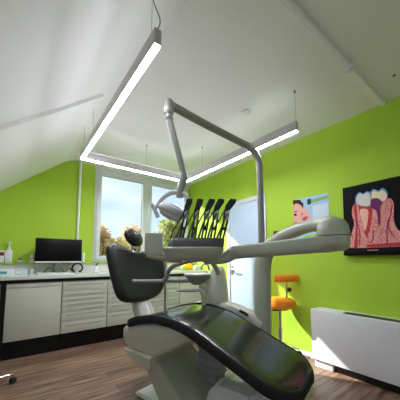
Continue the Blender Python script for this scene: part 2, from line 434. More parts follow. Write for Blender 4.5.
def sm(p, n=4):   # rounded closed outline
    out = []; N = len(p)
    for i in range(N):
        a, b, c, d = [Vector((*p[(i+j-1) % N], 0)) for j in range(4)]
        for k in range(n):
            t = k/n; q = 0.5*((2*b)+(c-a)*t+(2*a-5*b+4*c-d)*t*t+(3*b-a-3*c+d)*t**3); out.append((q.x, q.y))
    return out
gum = [(1.056, 1.2), (1.046, 1.326), (1.016, 1.435), (1.031, 1.538), (1.009, 1.632), (0.979, 1.631), (0.961, 1.601), (0.86, 1.6), (0.749, 1.63), (0.712, 1.633), (0.689, 1.577), (0.695, 1.417), (0.665, 1.334), (0.60, 1.29), (0.56, 1.2)]
crownL = [(0.985, 1.632), (0.985, 1.7), (0.953, 1.738), (0.916, 1.719), (0.886, 1.734), (0.854, 1.705), (0.857, 1.598), (0.922, 1.594)]
crownR = [(0.854, 1.651), (0.859, 1.717), (0.83, 1.743), (0.796, 1.72), (0.76, 1.737), (0.731, 1.699), (0.727, 1.646), (0.758, 1.621), (0.81, 1.64)]
rootL = [(0.961, 1.605), (0.861, 1.588), (0.872, 1.439), (0.9, 1.324), (0.919, 1.311), (0.941, 1.426)]
rootR = [(0.84, 1.66), (0.74, 1.65), (0.762, 1.488), (0.781, 1.366), (0.82, 1.287), (0.837, 1.309), (0.806, 1.451), (0.838, 1.54)]
pulp = [(0.856, 1.645), (0.80, 1.648), (0.772, 1.60), (0.793, 1.565), (0.797, 1.43), (0.810, 1.40), (0.818, 1.53), (0.858, 1.57)]
strip = [(1.012, 1.614), (0.985, 1.598), (0.996, 1.201), (1.028, 1.202), (1.0, 1.41)]
flat('gum_tissue', sm(gum), 0, M['gum'], tp)
flat('gum_edge', sm(strip), 1, M['art_red'], tp)
flat('gum_base', [(0.915, 1.226), (0.56, 1.236), (0.555, 1.2), (0.916, 1.2)], 1, M['art_red'], tp)
flat('tooth_root', sm(shrink(rootL, 1.05)), 2, M['art_red'], tp); flat('root_canal', sm([(y+.012, z+.01) for y, z in shrink(rootL, 0.68)]), 3, M['art_cream2'], tp)
flat('tooth_root', sm(rootR), 2, M['art_pink'], tp)
flat('tooth_crown', sm(crownL), 4, M['art_blue'], tp); flat('tooth_enamel', sm([(y, z-0.006) for y, z in shrink(crownL, 0.88)]), 5, M['art_cream'], tp)
flat('tooth_crown', sm(crownR), 4, M['art_blue'], tp); flat('tooth_dentine', sm([(y, z-0.012) for y, z in shrink(crownR, 0.88)]), 5, M['art_ivory'], tp)
flat('tooth_pulp', sm(pulp), 6, M['art_purple'], tp)
for q in ([(0.985, 1.57), (0.99, 1.45), (0.97, 1.36), (0.98, 1.22)], [(0.70, 1.57), (0.72, 1.47), (0.745, 1.40), (0.76, 1.22)], [(0.725, 1.46), (0.735, 1.36), (0.70, 1.28)], [(0.86, 1.36), (0.865, 1.27), (0.90, 1.24)]):
    bm = nb(); tube(bm, [(XR-0.0372, y, z) for y, z in q], 0.0035, seg=6); obj('blood_vessel', bm, M['art_vein'], tp)
bm = nb()
for k in range(7): box(bm, XR-0.061, XR-0.0598, 0.905-0.0125*k-0.009, 0.905-0.0125*k, 1.165, 1.176)
obj('small_print', bm, M['art_salmon'], tp, smooth=False)

pp = thing('portrait_poster', 'pale blue poster with a close-up of a smiling face on the green wall', 'poster', (XR-0.003, 1.48, 1.22))
bm = nb(); box(bm, XR-0.004, XR, 1.268, 1.693, 1.222, 1.812); obj('poster_sheet', bm, M['p_sky'], pp, smooth=False)
px = XR-0.004
F = lambda n, p, l, m: flat(n, p, l*0.4, m, pp, x0=px, t=0.0006)
F('pale_area', [(1.45, 1.70), (1.272, 1.706), (1.272, 1.40), (1.45, 1.42)], 0, M['p_white'])
F('face', sm([(1.692, 1.761), (1.623, 1.767), (1.568, 1.711), (1.527, 1.667), (1.478, 1.572), (1.501, 1.532), (1.576, 1.492), (1.66, 1.45), (1.692, 1.46)]), 1, M['p_skin'])
F('hair', [(1.692, 1.811), (1.602, 1.799), (1.557, 1.746), (1.562, 1.69), (1.60, 1.74), (1.65, 1.765), (1.692, 1.752)], 2, M['p_hair'])
F('eye', sm([(1.689, 1.632), (1.668, 1.642), (1.645, 1.62), (1.669, 1.611)]), 2, M['p_hair'])
F('eyebrow', [(1.69, 1.664), (1.657, 1.672), (1.632, 1.652), (1.658, 1.657)], 2, M['p_hair'])
F('lips', sm([(1.583, 1.56), (1.554, 1.583), (1.512, 1.586), (1.518, 1.56), (1.556, 1.54)]), 2, M['p_lip'])
F('nose_shading', [(1.59, 1.648), (1.556, 1.612), (1.59, 1.604)], 2, M['p_skin2'])
F('chin_shading', sm([(1.69, 1.54), (1.62, 1.525), (1.56, 1.51), (1.62, 1.475), (1.69, 1.465)]), 2, M['p_skin2'])
F('title_bar', [(1.463, 1.772), (1.271, 1.785), (1.271, 1.75), (1.465, 1.728)], 1, M['p_green'])
F('title_square', [(1.508, 1.786), (1.462, 1.784), (1.465, 1.719), (1.511, 1.724)], 2, M['p_dark'])
F('purple_spot', sm([(1.377, 1.365), (1.342, 1.387), (1.302, 1.367), (1.32, 1.332), (1.361, 1.33)]), 2, M['p_purple'])
F('green_band', [(1.66, 1.325), (1.526, 1.368), (1.419, 1.377), (1.29, 1.36), (1.29, 1.316), (1.528, 1.31)], 1, M['lgreen'])

bm = nb(); box(bm, XR-0.02, XR, 1.93, 1.97, 1.33, 1.455, 0.004); lathe(bm, [(0, 0), (0.02, 0), (0.02, 0.11), (0.016, 0.115), (0, 0.115)], (XR-0.035, 1.95, 1.335), seg=16)
tag(obj('wall_holder', bm, M['dgrey']), 'small dark grey cylindrical holder on the green wall right of the door', 'holder')

# ------------------------------------------------------------------ convector under the pictures
cv = thing('wall_convector', 'long white box convector standing at the right green wall', 'heater', (2.6, 0.7, 0))
CX, CY0, CY1 = 2.50, 0.30, 1.415
bm = nb(); box(bm, CX, XR-0.004, CY0, CY1, 0.075, 0.572, 0.006); obj('casing', bm, M['convector'], cv)
bm = nb(); box(bm, CX+0.035, CX+0.13, CY0+0.05, CY1-0.30, 0.5705, 0.5745)
for k in range(24):
    y = CY0+0.06+k*0.031; box(bm, CX+0.04, CX+0.125, y, y+0.006, 0.5735, 0.576)
obj('outlet_grille', bm, M['blackp'], cv, smooth=False)
bm = nb(); box(bm, CX+0.05, XR-0.01, CY0+0.04, CY1-0.2, 0.0, 0.076); obj('recessed_plinth', bm, M['blackp'], cv)
bm = nb(); box(bm, CX+0.02, CX+0.12, 1.22, 1.40, 0.0, 0.076, 0.003); obj('foot', bm, M['convector'], cv)

# ------------------------------------------------------------------ cabinets along the window wall
CF = 3.44      # cabinet front plane
YBK = YB-0.045
def handle(parent, x0, x1, z):
    bm = nb(); box(bm, x0, x1, CF-0.019, CF-0.0165, z-0.008, z+0.008, 0.001); obj('handle', bm, M['cabh'], parent)
def cabinet(x0, x1, label, fronts, hnd=True, door=False):
    t = thing('base_cabinet', label, 'cabinet', ((x0+x1)/2, 3.7, 0), 'base cabinets under the worktop')
    bm = nb(); box(bm, x0+.001, x1-.001, CF, YBK, 0.20, 0.82, 0); obj('body', bm, M['cab'], t, smooth=False)
    bm = nb(); box(bm, x0+.0005, x1-.0005, CF+0.035, YBK, 0.0, 0.20); obj('plinth', bm, M['black'], t, smooth=False)
    for i, (z1, z0, hz) in enumerate(fronts):
        bm = nb(); box(bm, x0+.003, x1-.003, CF-0.018, CF-0.0005, z0+.0015, z1-.0015, 0.001)
        f = obj('door' if (door and i == len(fronts)-1) else 'drawer', bm, M['cab'], t)
        if hz: handle(f, x0+0.05, x1-0.05, hz)
    return t
cabinet(-0.06, 0.475, 'cream cabinet with one large plain door, leftmost under the worktop', [(0.815, 0.765, None), (0.765, 0.20, None)], door=True)
rows = [(.815, .695, .775), (.695, .625, .655), (.625, .565, .592), (.565, .503, .532), (.503, .440, .470), (.440, .335, .412), (.335, .20, .285)]
cabinet(0.48, 1.015, 'cream cabinet with seven slim drawers right of the plain door', rows)
rows2 = [(.815, .745, .775), (.745, .68, .71), (.68, .61, .64), (.61, .50, .575), (.50, .375, .46), (.375, .20, .33)]
cabinet(1.02, 1.60, 'cream cabinet with six drawers, partly behind the chair backrest', rows2)
cabinet(1.605, 2.15, 'cream drawer cabinet seen under the chair arm rod', rows2)
cabinet(2.155, 2.69, 'cream cabinet with plain door at the right end by the door', [(0.815, 0.69, None), (0.69, 0.20, None)], door=True)
wt = thing('worktop', 'long white worktop running along the window wall over black edging', 'worktop', (1.0, 3.7, 0.86))
bm = nb(); box(bm, -1.2, XR-0.004, 3.395, YBK, 0.86, 0.90, 0.004); obj('top_board', bm, M['worktop'], wt)
bm = nb(); box(bm, -1.2, XR-0.004, 3.42, YBK, 0.821, 0.86); obj('black_edging', bm, M['black'], wt, smooth=False)
bm = nb(); box(bm, -0.105, -0.065, 3.43, YBK, 0.0, 0.82); obj('side_panel', bm, M['black'], wt, smooth=False)
bm = nb(); box(bm, -1.2, -1.16, 3.43, YBK, 0.0, 0.82); obj('side_panel', bm, M['black'], wt, smooth=False)
ZW = 0.90
# ------------------------------------------------------------------ things on the worktop
mo = thing('computer_monitor', 'black flat-screen monitor standing on the white worktop', 'monitor', (0.46, 3.78, ZW))
bm = nb(); box(bm, 0.195, 0.735, 3.72, 3.745, 1.062, 1.360, 0.003); obj('screen', bm, M['screen'], mo)
bm = nb(); box(bm, 0.195, 0.735, 3.718, 3.747, 1.046, 1.063, 0.002); obj('bottom_bezel', bm, M['white'], mo)
bm = nb(); box(bm, 0.42, 0.50, 3.745, 3.77, 0.93, 1.2, 0.004); obj('stand_neck', bm, M['grey'], mo)
bm = nb(); box(bm, 0.34, 0.60, 3.68, 3.86, ZW, 0.912, 0.004); obj('stand_foot', bm, M['grey'], mo)
kb = thing('keyboard', 'flat white keyboard on the worktop in front of the monitor', 'keyboard', (0.42, 3.58, ZW))
bm = nb(); box(bm, 0.22, 0.60, 3.52, 3.65, ZW, 0.918, 0.004); obj('keyboard_body', bm, M['white'], kb)
bm = nb()
for i in range(5):
    for j in range(15): box(bm, 0.232+j*0.024, 0.251+j*0.024, 3.532+i*0.023, 3.551+i*0.023, 0.917, 0.922)
obj('keys', bm, M['convector'], kb, smooth=False)
bm = nb(); ellipsoid(bm, (0.66, 3.58, ZW+0.012), 0.03, 0.05, 0.018)
for v in bm.verts: v.co.z = max(v.co.z, ZW)
tag(obj('computer_mouse', bm, M['white']), 'small white mouse right of the keyboard', 'mouse')
bm = nb()
tube(bm, [(0.70+0.065*math.cos(q), 3.78+0.02*math.sin(q*2), 0.975+0.062*math.sin(q)) for q in [k*2*PI/14 for k in range(15)]], 0.012, seg=10)
tag(obj('cable_loop', bm, M['blackp']), 'thick black cable loop beneath the right end of the monitor', 'cable')
bm = nb(); tube(bm, [(0.30, 3.76, 0.91), (0.36, 3.75, 0.98), (0.42, 3.76, 0.93), (0.48, 3.75, 0.99), (0.54, 3.76, 0.92), (0.60, 3.76, 0.97), (0.64, 3.77, 0.91)], 0.006, seg=8)
tag(obj('monitor_cable', bm, M['dgrey']), 'thin tangled grey cable beneath the middle of the monitor', 'cable')
def carton(x0, x1, y0, y1, h, m, band, label):
    t = thing('flat_carton', label, 'box', ((x0+x1)/2, (y0+y1)/2, ZW), 'flat cartons at the left end of the worktop')
    bm = nb(); box(bm, x0, x1, y0, y1, ZW, ZW+h, 0.002); obj('carton_body', bm, m, t)
    bm = nb(); box(bm, x0+0.01, x0+(x1-x0)*0.6, y0-0.0012, y0+0.001, ZW+h*0.25, ZW+h*0.7); obj('printed_band', bm, band, t, smooth=False)
carton(-0.17, 0.0, 3.66, 3.78, 0.07, M['white'], M['teal'], 'flat white carton with teal band at the left end of the worktop')
carton(0.004, 0.125, 3.66, 3.78, 0.065, M['palebox'], M['white'], 'pale blue flat carton between teal-banded carton and small cup')
bm = nb(); lathe(bm, [(0, 0), (0.024, 0), (0.028, 0.07), (0.026, 0.07), (0.022, 0.004), (0, 0.004)], (0.165, 3.72, ZW), seg=16)
tag(obj('cup', bm, M['cab']), 'small pale cup on the worktop left of the monitor', 'cup')
sp = thing('spray_bottle', 'little white bottle with dark nozzle on the worktop below the window edge', 'bottle', (0.94, 3.75, ZW))
bm = nb(); lathe(bm, [(0, 0), (0.05, 0), (0.055, 0.012), (0.03, 0.03), (0.026, 0.075), (0.012, 0.09), (0, 0.092)], (0.94, 3.75, ZW), seg=16); obj('bottle_body', bm, M['white'], sp)
bm = nb(); tube(bm, [(0.94, 3.75, ZW+0.088), (0.944, 3.75, ZW+0.115), (0.97, 3.745, ZW+0.135)], 0.008, seg=8, smooth_n=3); obj('nozzle', bm, M['blackp'], sp)
# things on the green ledge
LG = 1.048; YL = YB-0.034
db = thing('pump_dispenser', 'tall white pump dispenser bottle on the ledge left of the monitor', 'dispenser', (-0.065, YL, LG))
bm = nb(); box(bm, -0.105, -0.03, YL-0.034, YL+0.03, LG, LG+0.155, 0.01); obj('dispenser_body', bm, M['white'], db)
bm = nb(); lathe(bm, [(0, 0), (0.02, 0), (0.017, 0.03), (0.008, 0.04), (0.006, 0.1), (0, 0.1)], (-0.066, YL, LG+0.153), seg=12); box(bm, -0.09, -0.045, YL-0.03, YL+0.01, LG+0.245, LG+0.258, 0.003); obj('pump_head', bm, M['white'], db)
cb = thing('labelled_tub', 'squat white tub with dark red label at the far left of the ledge', 'tub', (-0.15, YL, LG))
bm = nb(); box(bm, -0.18, -0.112, YL-0.034, YL+0.03, LG, LG+0.15, 0.006); obj('tub_body', bm, M['white'], cb)
bm = nb(); box(bm, -0.178, -0.114, YL-0.0355, YL-0.033, LG+0.085, LG+0.13); obj('tub_label', bm, M['maroon'], cb, smooth=False)
ds = thing('small_dish', 'small white dish with a grey knob on the ledge between dispenser and monitor', 'dish', (0.053, YL, LG))
bm = nb(); lathe(bm, [(0, 0), (0.02, 0), (0.034, 0.016), (0.034, 0.028), (0.03, 0.028), (0, 0.012)], (0.053, YL, LG), seg=20); bmesh.ops.scale(bm, vec=(1.35, 1, 1), space=Matrix.Translation((-0.053, 0, 0)), verts=bm.verts[:]); obj('dish_bowl', bm, M['white'], ds)
bm = nb(); lathe(bm, [(0, 0.01), (0.016, 0.01), (0.014, 0.045), (0.006, 0.06), (0, 0.062)], (0.053, YL, LG), seg=12); obj('knob', bm, M['grey'], ds)
jr = thing('white_jar', 'white jar with an orange stripe on the ledge tight beside the monitor', 'jar', (0.175, YL, LG))
bm = nb(); lathe(bm, [(0, 0), (0.028, 0), (0.03, 0.07), (0.02, 0.085), (0.018, 0.11), (0, 0.112)], (0.175, YL, LG), seg=16); obj('jar_body', bm, M['white'], jr)
bm = nb(); lathe(bm, [(0.0296, 0.045), (0.0305, 0.046), (0.0308, 0.06), (0.0298, 0.061)], (0.175, YL, LG), seg=16); obj('jar_stripe', bm, M['art_peach'], jr)
bm = nb(); lathe(bm, [(0, 0), (0.018, 0), (0.02, 0.12), (0.012, 0.14), (0, 0.14)], (0.80, YL, LG), seg=16)
tag(obj('slim_bottle', bm, M['white']), 'slim white bottle on the ledge peeking out right of the monitor', 'bottle')
# corner of the worktop
yb_ = thing('yellow_pack', 'bright yellow soft pack with green end on the worktop by the window', 'pack', (2.46, 3.6, ZW))
bm = nb(); ellipsoid(bm, (2.45, 3.62, ZW+0.06), 0.105, 0.07, 0.063, u=20, v=12)
for v in bm.verts: v.co.z = max(v.co.z, ZW+0.0)
obj('pack_body', bm, M['yellow'], yb_)
bm = nb(); ellipsoid(bm, (2.35, 3.62, ZW+0.035), 0.05, 0.06, 0.036, u=16, v=10); obj('pack_end', bm, M['lgreen'], yb_)
for x, h, l in ((2.625, 0.075, 'white tissue box at the right end of the worktop, beside yellow pack'),):
    t = thing('tissue_box', l, 'box', (x, 3.62, ZW)); bm = nb(); box(bm, x-0.055, x+0.055, 3.55, 3.69, ZW, ZW+h, 0.005); obj('box_body', bm, M['white'], t)
    bm = nb(); ellipsoid(bm, (x, 3.62, ZW+h), 0.03, 0.02, 0.02, u=12, v=8); obj('tissue', bm, M['white'], t)

# ------------------------------------------------------------------ dental chair
P0 = Vector((0.72, 1.92, 0)); DD = Vector((0.2402, -0.9707, 0)); WW = Vector((0.9707, 0.2402, 0))
def cl(off, t, z): return P0+WW*off+DD*t+Vector((0, 0, z))
def lerp_tab(tab, t):
    if t <= tab[0][0]: return tab[0][1]
    for (a, b), (c, d) in zip(tab, tab[1:]):
        if t <= c:
            k = (t-a)/(c-a); return b+(d-b)*k
    return tab[-1][1]
ch = thing('dental_chair', 'large reclining dental patient chair with glossy black upholstery in the middle of the room', 'dental chair', tuple(cl(0.25, 0.5, 0)))
ztab = [(-.06, .57), (-0.03, .592), (0.0, .612), (.07, .637), (.14, .660), (.25, .684), (.34, .697), (.44, .697), (.55, .686), (.62, .672), (.72, .640), (.816, .603), (.93, .560), (1.066, .508), (1.195, .460), (1.28, .425), (1.32, .400)]
zs = lambda t: lerp_tab(ztab, t)
def half_w(t):
    if t < 0.1: return 0.25*math.sqrt(max(0.0, 1-((0.1-t)/0.17)**2))*0.55+0.25*0.45
    if t > 1.12: return 0.238*max(0.1, (max(0.0, 1-((t-1.12)/0.15)**2)))**0.42
    return 0.25-0.012*(t-0.1)
bm = nb(); rings = []
ts = [-.06, -.05, -.03, 0, .04, .08, .14, .2, .27, .34, .4, .46, .52, .58, .64, .7, .76, .816, .9, .98, 1.05, 1.10, 1.15, 1.19, 1.215, 1.235, 1.25, 1.26]
for t in ts:
    hw_ = half_w(t); z = zs(t); th = 0.050 if 0.02 < t < 1.25 else 0.034
    ring = []
    for k in range(40):
        a_ = 2*PI*k/40; ca, sa = math.cos(a_), math.sin(a_)
        x = math.copysign(abs(ca)**0.35, ca)*hw_
        y = math.copysign(abs(sa)**0.32, sa)*th/2
        q = x/max(hw_, .01)
        crown = (0.006*(1-q*q) if t > 0.15 else 0.0) if sa > 0 else 0
        crown += (0.016+0.012*min(1, max(0, t-.4)/.3))*max(0, q)
        ring.append(cl(0.25+x, t, z-th/2+y+crown))
    rings.append(ring)
loft(bm, rings)
seat = obj('seat_cushion', bm, M['uphg'], ch, angle=60)
# rubber rim running along both long edges and round the foot
bm = nb()
path = [cl(0.25-half_w(t)*1.0+0.002, t, zs(t)-0.028) for t in ts if t > -0.05] + [cl(0.25+half_w(t)-0.002, t, zs(t)-0.008) for t in reversed(ts) if t > -0.05]
path.append(path[0])
tube(bm, path, 0.026, seg=12, smooth_n=0, up=(0, 0, 1), sx=1.2, sy=0.6, power=.8)
obj('seat_rim', bm, M['rim'], ch)
# shell under the seat
bm = nb(); rings = []
for t, zt, zb_, w_ in ((-.06, .545, .425, .22), (-.05, .565, .40, .24), (0.02, .59, .385, .246), (0.1, .61, .378, .246), (.22, .635, .375, .243), (.32, .645, .385, .238), (.44, .64, .455, .225), (.55, .63, .53, .2), (.66, .60, .565, .19)):
    ring = []
    for k in range(28):
        a_ = 2*PI*k/28; ca, sa = math.cos(a_), math.sin(a_)
        x = math.copysign(abs(ca)**0.3, ca)*w_; y = math.copysign(abs(sa)**0.35, sa)
        ring.append(cl(0.25+x*(1 if y > 0 else 0.93), t, (zt+zb_)/2+y*(zt-zb_)/2))
    rings.append(ring)
loft(bm, rings); obj('seat_shell', bm, M['beigel'], ch, angle=50)
# rear bracket dropping to a point under the shell
bm = nb(); rings = []
for z, t0, t1, w0, w1_ in ((.40, -.035, .30, .0, .46), (.365, -.01, .29, .005, .455), (.33, .05, .28, .01, .45), (.295, .12, .26, .015, .44)):
    rings.append([cl(w0, t0, z), cl(w1_, t0, z), cl(w1_, t1, z), cl(w0, t1, z)])
loft(bm, rings); bmesh.ops.bevel(bm, geom=bm.edges[:], offset=0.008, segments=2, affect='EDGES'); obj('seat_bracket', bm, M['beigel'], ch)
# slanted lift arm
bm = nb()
prism(bm, [cl(.05, t, z) for t, z in ((.10, .43), (.24, .43), (.275, .365), (.62, .12), (.75, .036), (.38, .036), (.33, .12), (.17, .31))], tuple(WW*.41), 0.014)
obj('lift_arm', bm, M['beige'], ch)
bm = nb(); prism(bm, [cl(.12, -.02, 0), cl(.12, 1.05, 0), cl(.42, 1.05, 0), cl(.42, -.02, 0)], (0, 0, .035), 0.008); obj('base_plate', bm, M['white'], ch)
bm = nb(); rings = []
for z, e in ((.035, 0), (.2, .0), (.27, .03), (.30, .07)):
    rings.append([cl(.14+e, .66+e, z), cl(.14+e, 1.02-e, z), cl(.46-e, 1.02-e, z), cl(.46-e, .66+e, z)])
loft(bm, rings); bmesh.ops.bevel(bm, geom=bm.edges[:], offset=0.02, segments=3, affect='EDGES'); obj('base_housing', bm, M['lampgrey'], ch)
bm = nb(); rings = []
for k in range(17):
    z = .03+k*.03; e = .0 if k % 2 else .012
    rings.append([cl(.36+e, .42+e, z), cl(.36+e, .60-e, z), cl(.50-e, .60-e, z), cl(.50-e, .42+e, z)])
loft(bm, rings); obj('bellows', bm, M['bellow'], ch, angle=20)
# backrest
bc = Vector((0.925, 2.13, 0)); tilt = 0.30
BN = Vector((-DD.x, -DD.y, 0))            # away from the patient
def bp(u, v, n):                          # u across (+ = right in view), v up, n thickness away
    up = (Vector((0, 0, 1))+BN*tilt).normalized(); nn = (BN-Vector((0, 0, 1))*tilt).normalized()
    return bc+Vector((0, 0, .725))+WW*u+up*v+nn*n
out = [(-.215, .0), (-.10, -.03), (.02, -.036), (.12, -.015), (.20, .055), (.262, .18), (.285, .34), (.30, .47), (.255, .505), (.13, .50), (.03, .485), (-.06, .495), (-.16, .525), (-.255, .525), (-.302, .48), (-.298, .36), (-.28, .2), (-.255, .08)]
out = [(-.185, .005), (-.09, -.016), (.04, -.018), (.17, .006), (.245, .06), (.285, .15), (.315, .30), (.325, .42), (.29, .458), (.14, .455), (.02, .447), (-.06, .462), (-.15, .497), (-.235, .503), (-.283, .46), (-.282, .34), (-.262, .19), (-.238, .07)]
out = sm(out, 3)
bm = nb(); rings = []
for n, k in ((-.035, .80), (-.042, .90), (-.036, .965), (-.018, 1.0), (.015, 1.0), (.035, .975), (.045, .93)):
    rings.append([bp(u*k, .235+(v-.235)*k, n-0.018*(1-(u/.28)**2)*0+0.03*(abs(u/.31)**2)*(-1)) for u, v in out])
loft(bm, rings); br_ = obj('backrest', bm, M['uph'], ch, angle=60)
bm = nb(); rings = [[bp(u*k, .235+(v-.235)*k, n-.03*(abs(u/.31)**2)) for u, v in out] for n, k in ((.044, .92), (.06, .9), (.075, .8), (.08, .5))]
loft(bm, rings); obj('backrest_shell', bm, M['beige'], ch, angle=50)
bm = nb(); tube(bm, [bp(.03, .25, .07), bp(.035, .0, .055), cl(.27, -.15, .64), cl(.27, -.07, .54)], [.07, .075, .08, .08], sx=1.0, sy=0.85, power=0.6); obj('backrest_support', bm, M['beigel'], ch)
# headrest
hc = bp(.035, .598, .0)
hrot = Matrix((WW, BN, (0, 0, 1))).transposed() @ Matrix.Rotation(0.45, 3, 'Y') @ Matrix.Rotation(-0.3, 3, 'X')
bm = nb(); ellipsoid(bm, hc, .112, .052, .085, rot=hrot, u=28, v=16)
hr = obj('headrest', bm, M['uph'], ch)
bm = nb(); ellipsoid(bm, hc-BN*0.03, .066, .03, .052, rot=hrot, u=24, v=12); obj('headrest_pad', bm, M['uph'], hr)
bm = nb(); tube(bm, [bp(.02, .40, .03), bp(.03, .49, .035), hc+BN*0.03], .02, seg=12, smooth_n=3); 
ellipsoid(bm, bp(.04, .50, .02), .032, .032, .032, u=14, v=8); obj('headrest_joint', bm, M['chrome'], ch)
# armrest on the far side, on a short post
ar = None
bm = nb(); ellipsoid(bm, (1.185, 1.735, .825), .115, .045, .013, rot=Matrix.Rotation(-0.52, 3, 'Z'), u=24, v=10); ar = obj('armrest', bm, M['grey'], ch)
bm = nb(); tube(bm, [(1.265, 1.68, .817), (1.285, 1.665, .79), (1.29, 1.66, .68)], [.016, .02, .026], seg=12, smooth_n=4); obj('armrest_post', bm, M['beige'], ar)

# ------------------------------------------------------------------ dental unit (column, spittoon, delivery arm and tray)
du = thing('dental_unit', 'warm grey dental unit with thick column, long swivel arm, basin and instrument tray', 'dental unit', (1.61, 1.355, 0))
bm = nb()
tube(bm, [(1.634, 1.337, 0.0), (1.636, 1.336, 0.5), (1.640, 1.334, 0.9), (1.648, 1.328, 1.06), (1.654, 1.285, 1.160), (1.611, 1.105, 1.251), (1.505, 0.872, 1.292), (1.414, 0.69, 1.286), (1.352, 0.615, 1.255)],
     [.070, .070, .070, .070, .068, .054, .042, .043, .055], seg=24, smooth_n=8)
obj('column', bm, M['beige'], du, angle=60)
# elbow: two stacked rounded drums
bm = nb(); lathe(bm, [(0, 0), (.05, .002), (.072, .018), (.079, .045), (.079, .079), (0, .08)], (1.345, .618, 1.125), seg=36); obj('elbow_lower', bm, M['beige'], du)
bm = nb(); lathe(bm, [(0, 0), (.078, 0), (.079, .02), (.074, .055), (.058, .080), (.03, .093), (0, .096)], (1.345, .618, 1.208), seg=36); obj('elbow_upper', bm, M['beige'], du)
bm = nb(); tube(bm, [(1.345, .618, 1.166), (1.309, .690, 1.163), (1.206, .883, 1.147), (1.155, 1.03, 1.136), (1.125, 1.135, 1.128)], [.044, .046, .044, .043, .043], up=(0, 0, 1), sx=1.0, sy=0.85, power=0.6, seg=20)
obj('swivel_arm', bm, M['beige'], du, angle=60)
bm = nb(); tube(bm, [(1.14, 1.10, 1.131), (1.118, 1.15, 1.12), (1.075, 1.165, 1.095), (1.02, 1.175, 1.08), (.93, 1.19, 1.074)], [.043, .044, .038, .028, .022], up=(0, 0, 1), sx=0.95, power=0.8, seg=20)
obj('arm_neck', bm, M['beige'], du, angle=60)
# tray frame
T0 = Vector((0.719, 1.336, 0)); TU = Vector((0.8, -0.6, 0)); TV = Vector((0.6, 0.8, 0))
def tp_(u, v, z): return T0+TU*u+TV*v+Vector((0, 0, z))
bm = nb(); rings = []
for z, u0, u1, v0, v1 in ((1.074, .07, .32, -.04, .09), (1.086, .03, .345, -.065, .11), (1.11, .01, .36, -.08, .125), (1.148, .0, .368, -.085, .13), (1.158, .012, .36, -.075, .12)):
    ring = []
    for k in range(32):
        a_ = 2*PI*k/32; ca, sa = math.cos(a_), math.sin(a_)
        ring.append(tp_((u0+u1)/2+math.copysign(abs(ca)**.35, ca)*(u1-u0)/2, (v0+v1)/2+math.copysign(abs(sa)**.4, sa)*(v1-v0)/2, z))
    rings.append(ring)
loft(bm, rings); obj('tray_body', bm, M['beige'], du, angle=50)
bm = nb(); rings = []
for z, u0, u1, v0, v1 in ((1.150, .02, .365, -.075, .1), (1.19, .04, .372, -.07, .09), (1.208, .052, .372, -.055, .08), (1.212, .065, .362, -.04, .07)):
    ring = []
    for k in range(32):
        a_ = 2*PI*k/32; ca, sa = math.cos(a_), math.sin(a_)
        ring.append(tp_((u0+u1)/2+math.copysign(abs(ca)**.35, ca)*(u1-u0)/2, (v0+v1)/2+math.copysign(abs(sa)**.4, sa)*(v1-v0)/2, z))
    rings.append(ring)
loft(bm, rings); holder = obj('instrument_holder', bm, M['dgrey'], du, angle=50)
bm = nb()
for k in range(12): prism(bm, [tp_(.07+k*.025, -.078, 1.165), tp_(.078+k*.025, -.078, 1.165), tp_(.078+k*.025, -.06, 1.204), tp_(.07+k*.025, -.06, 1.204)], tuple(TV*0.02))
obj('holder_rib', bm, M['dgrey'], holder, smooth=False)
# side panel at the left end of the tray with its carrier
bm = nb(); prism(bm, [tp_(-.116, .0, 1.116), tp_(-.002, .0, 1.112), tp_(-.004, .0, 1.244), tp_(-.112, .0, 1.246)], tuple(TV*0.03), 0.005); obj('side_panel', bm, M['beige'], du)
bm = nb(); tube(bm, [tp_(-.105, .02, 1.112), tp_(-.05, .02, 1.102), tp_(.04, .03, 1.09), tp_(.12, .03, 1.085)], [.016, .02, .024, .024], up=(0, 0, 1), seg=12); obj('panel_carrier', bm, M['beige'], du)
# five whip arms carrying the instruments
def whip(i, ub, um, uh):
    bm = nb()
    for s in (-.011, .011):
        tube(bm, [tp_(ub+s*.9, .0, 1.195), tp_((ub*.3+um*.7)+s, -.004, 1.30), tp_(um+s*1.1, -.008, 1.385)], .0058, seg=8, smooth_n=4)
    for z, f in ((1.262, .5), (1.345, .85)):
        c_ = ub+(um-ub)*f; prism(bm, [tp_(c_-.013, -.012, z), tp_(c_+.013, -.012, z), tp_(c_+.014, -.012, z+.018), tp_(c_-.012, -.012, z+.018)], tuple(TV*0.016))
    w = obj('whip_arm', bm, M['blackp'], du)
    bm = nb()
    prism(bm, [tp_(um-.017, -.022, 1.376), tp_(um+.013, -.022, 1.376), tp_(uh+.020, -.03, 1.43), tp_(uh+.022, -.03, 1.450), tp_(uh-.013, -.03, 1.453), tp_(um-.006, -.022, 1.415)], tuple(TV*0.034), 0.003)
    obj('whip_head', bm, M['blackp'], w)
    bm = nb(); prism(bm, [tp_(um-.011, -.014, 1.327), tp_(um+.007, -.014, 1.327), tp_(um+.010, -.014, 1.368), tp_(um-.010, -.014, 1.368)], tuple(TV*0.006)); obj('reflective_insert', bm, M['steel'], w, smooth=False)
    # supply hose
    bm = nb(); tube(bm, [tp_(um-.012, .02, 1.385), tp_(um-.05, .03, 1.32), tp_(ub-.055, .03, 1.25), tp_(ub-.065, .03, 1.205)], .004, seg=8); obj('supply_hose', bm, M['blackp'], w)
names = ['leftmost of the five near the lamp head', 'second from the left of the five', 'middle one of the five', 'second from the right of the five', 'rightmost of the five, before the blue door']
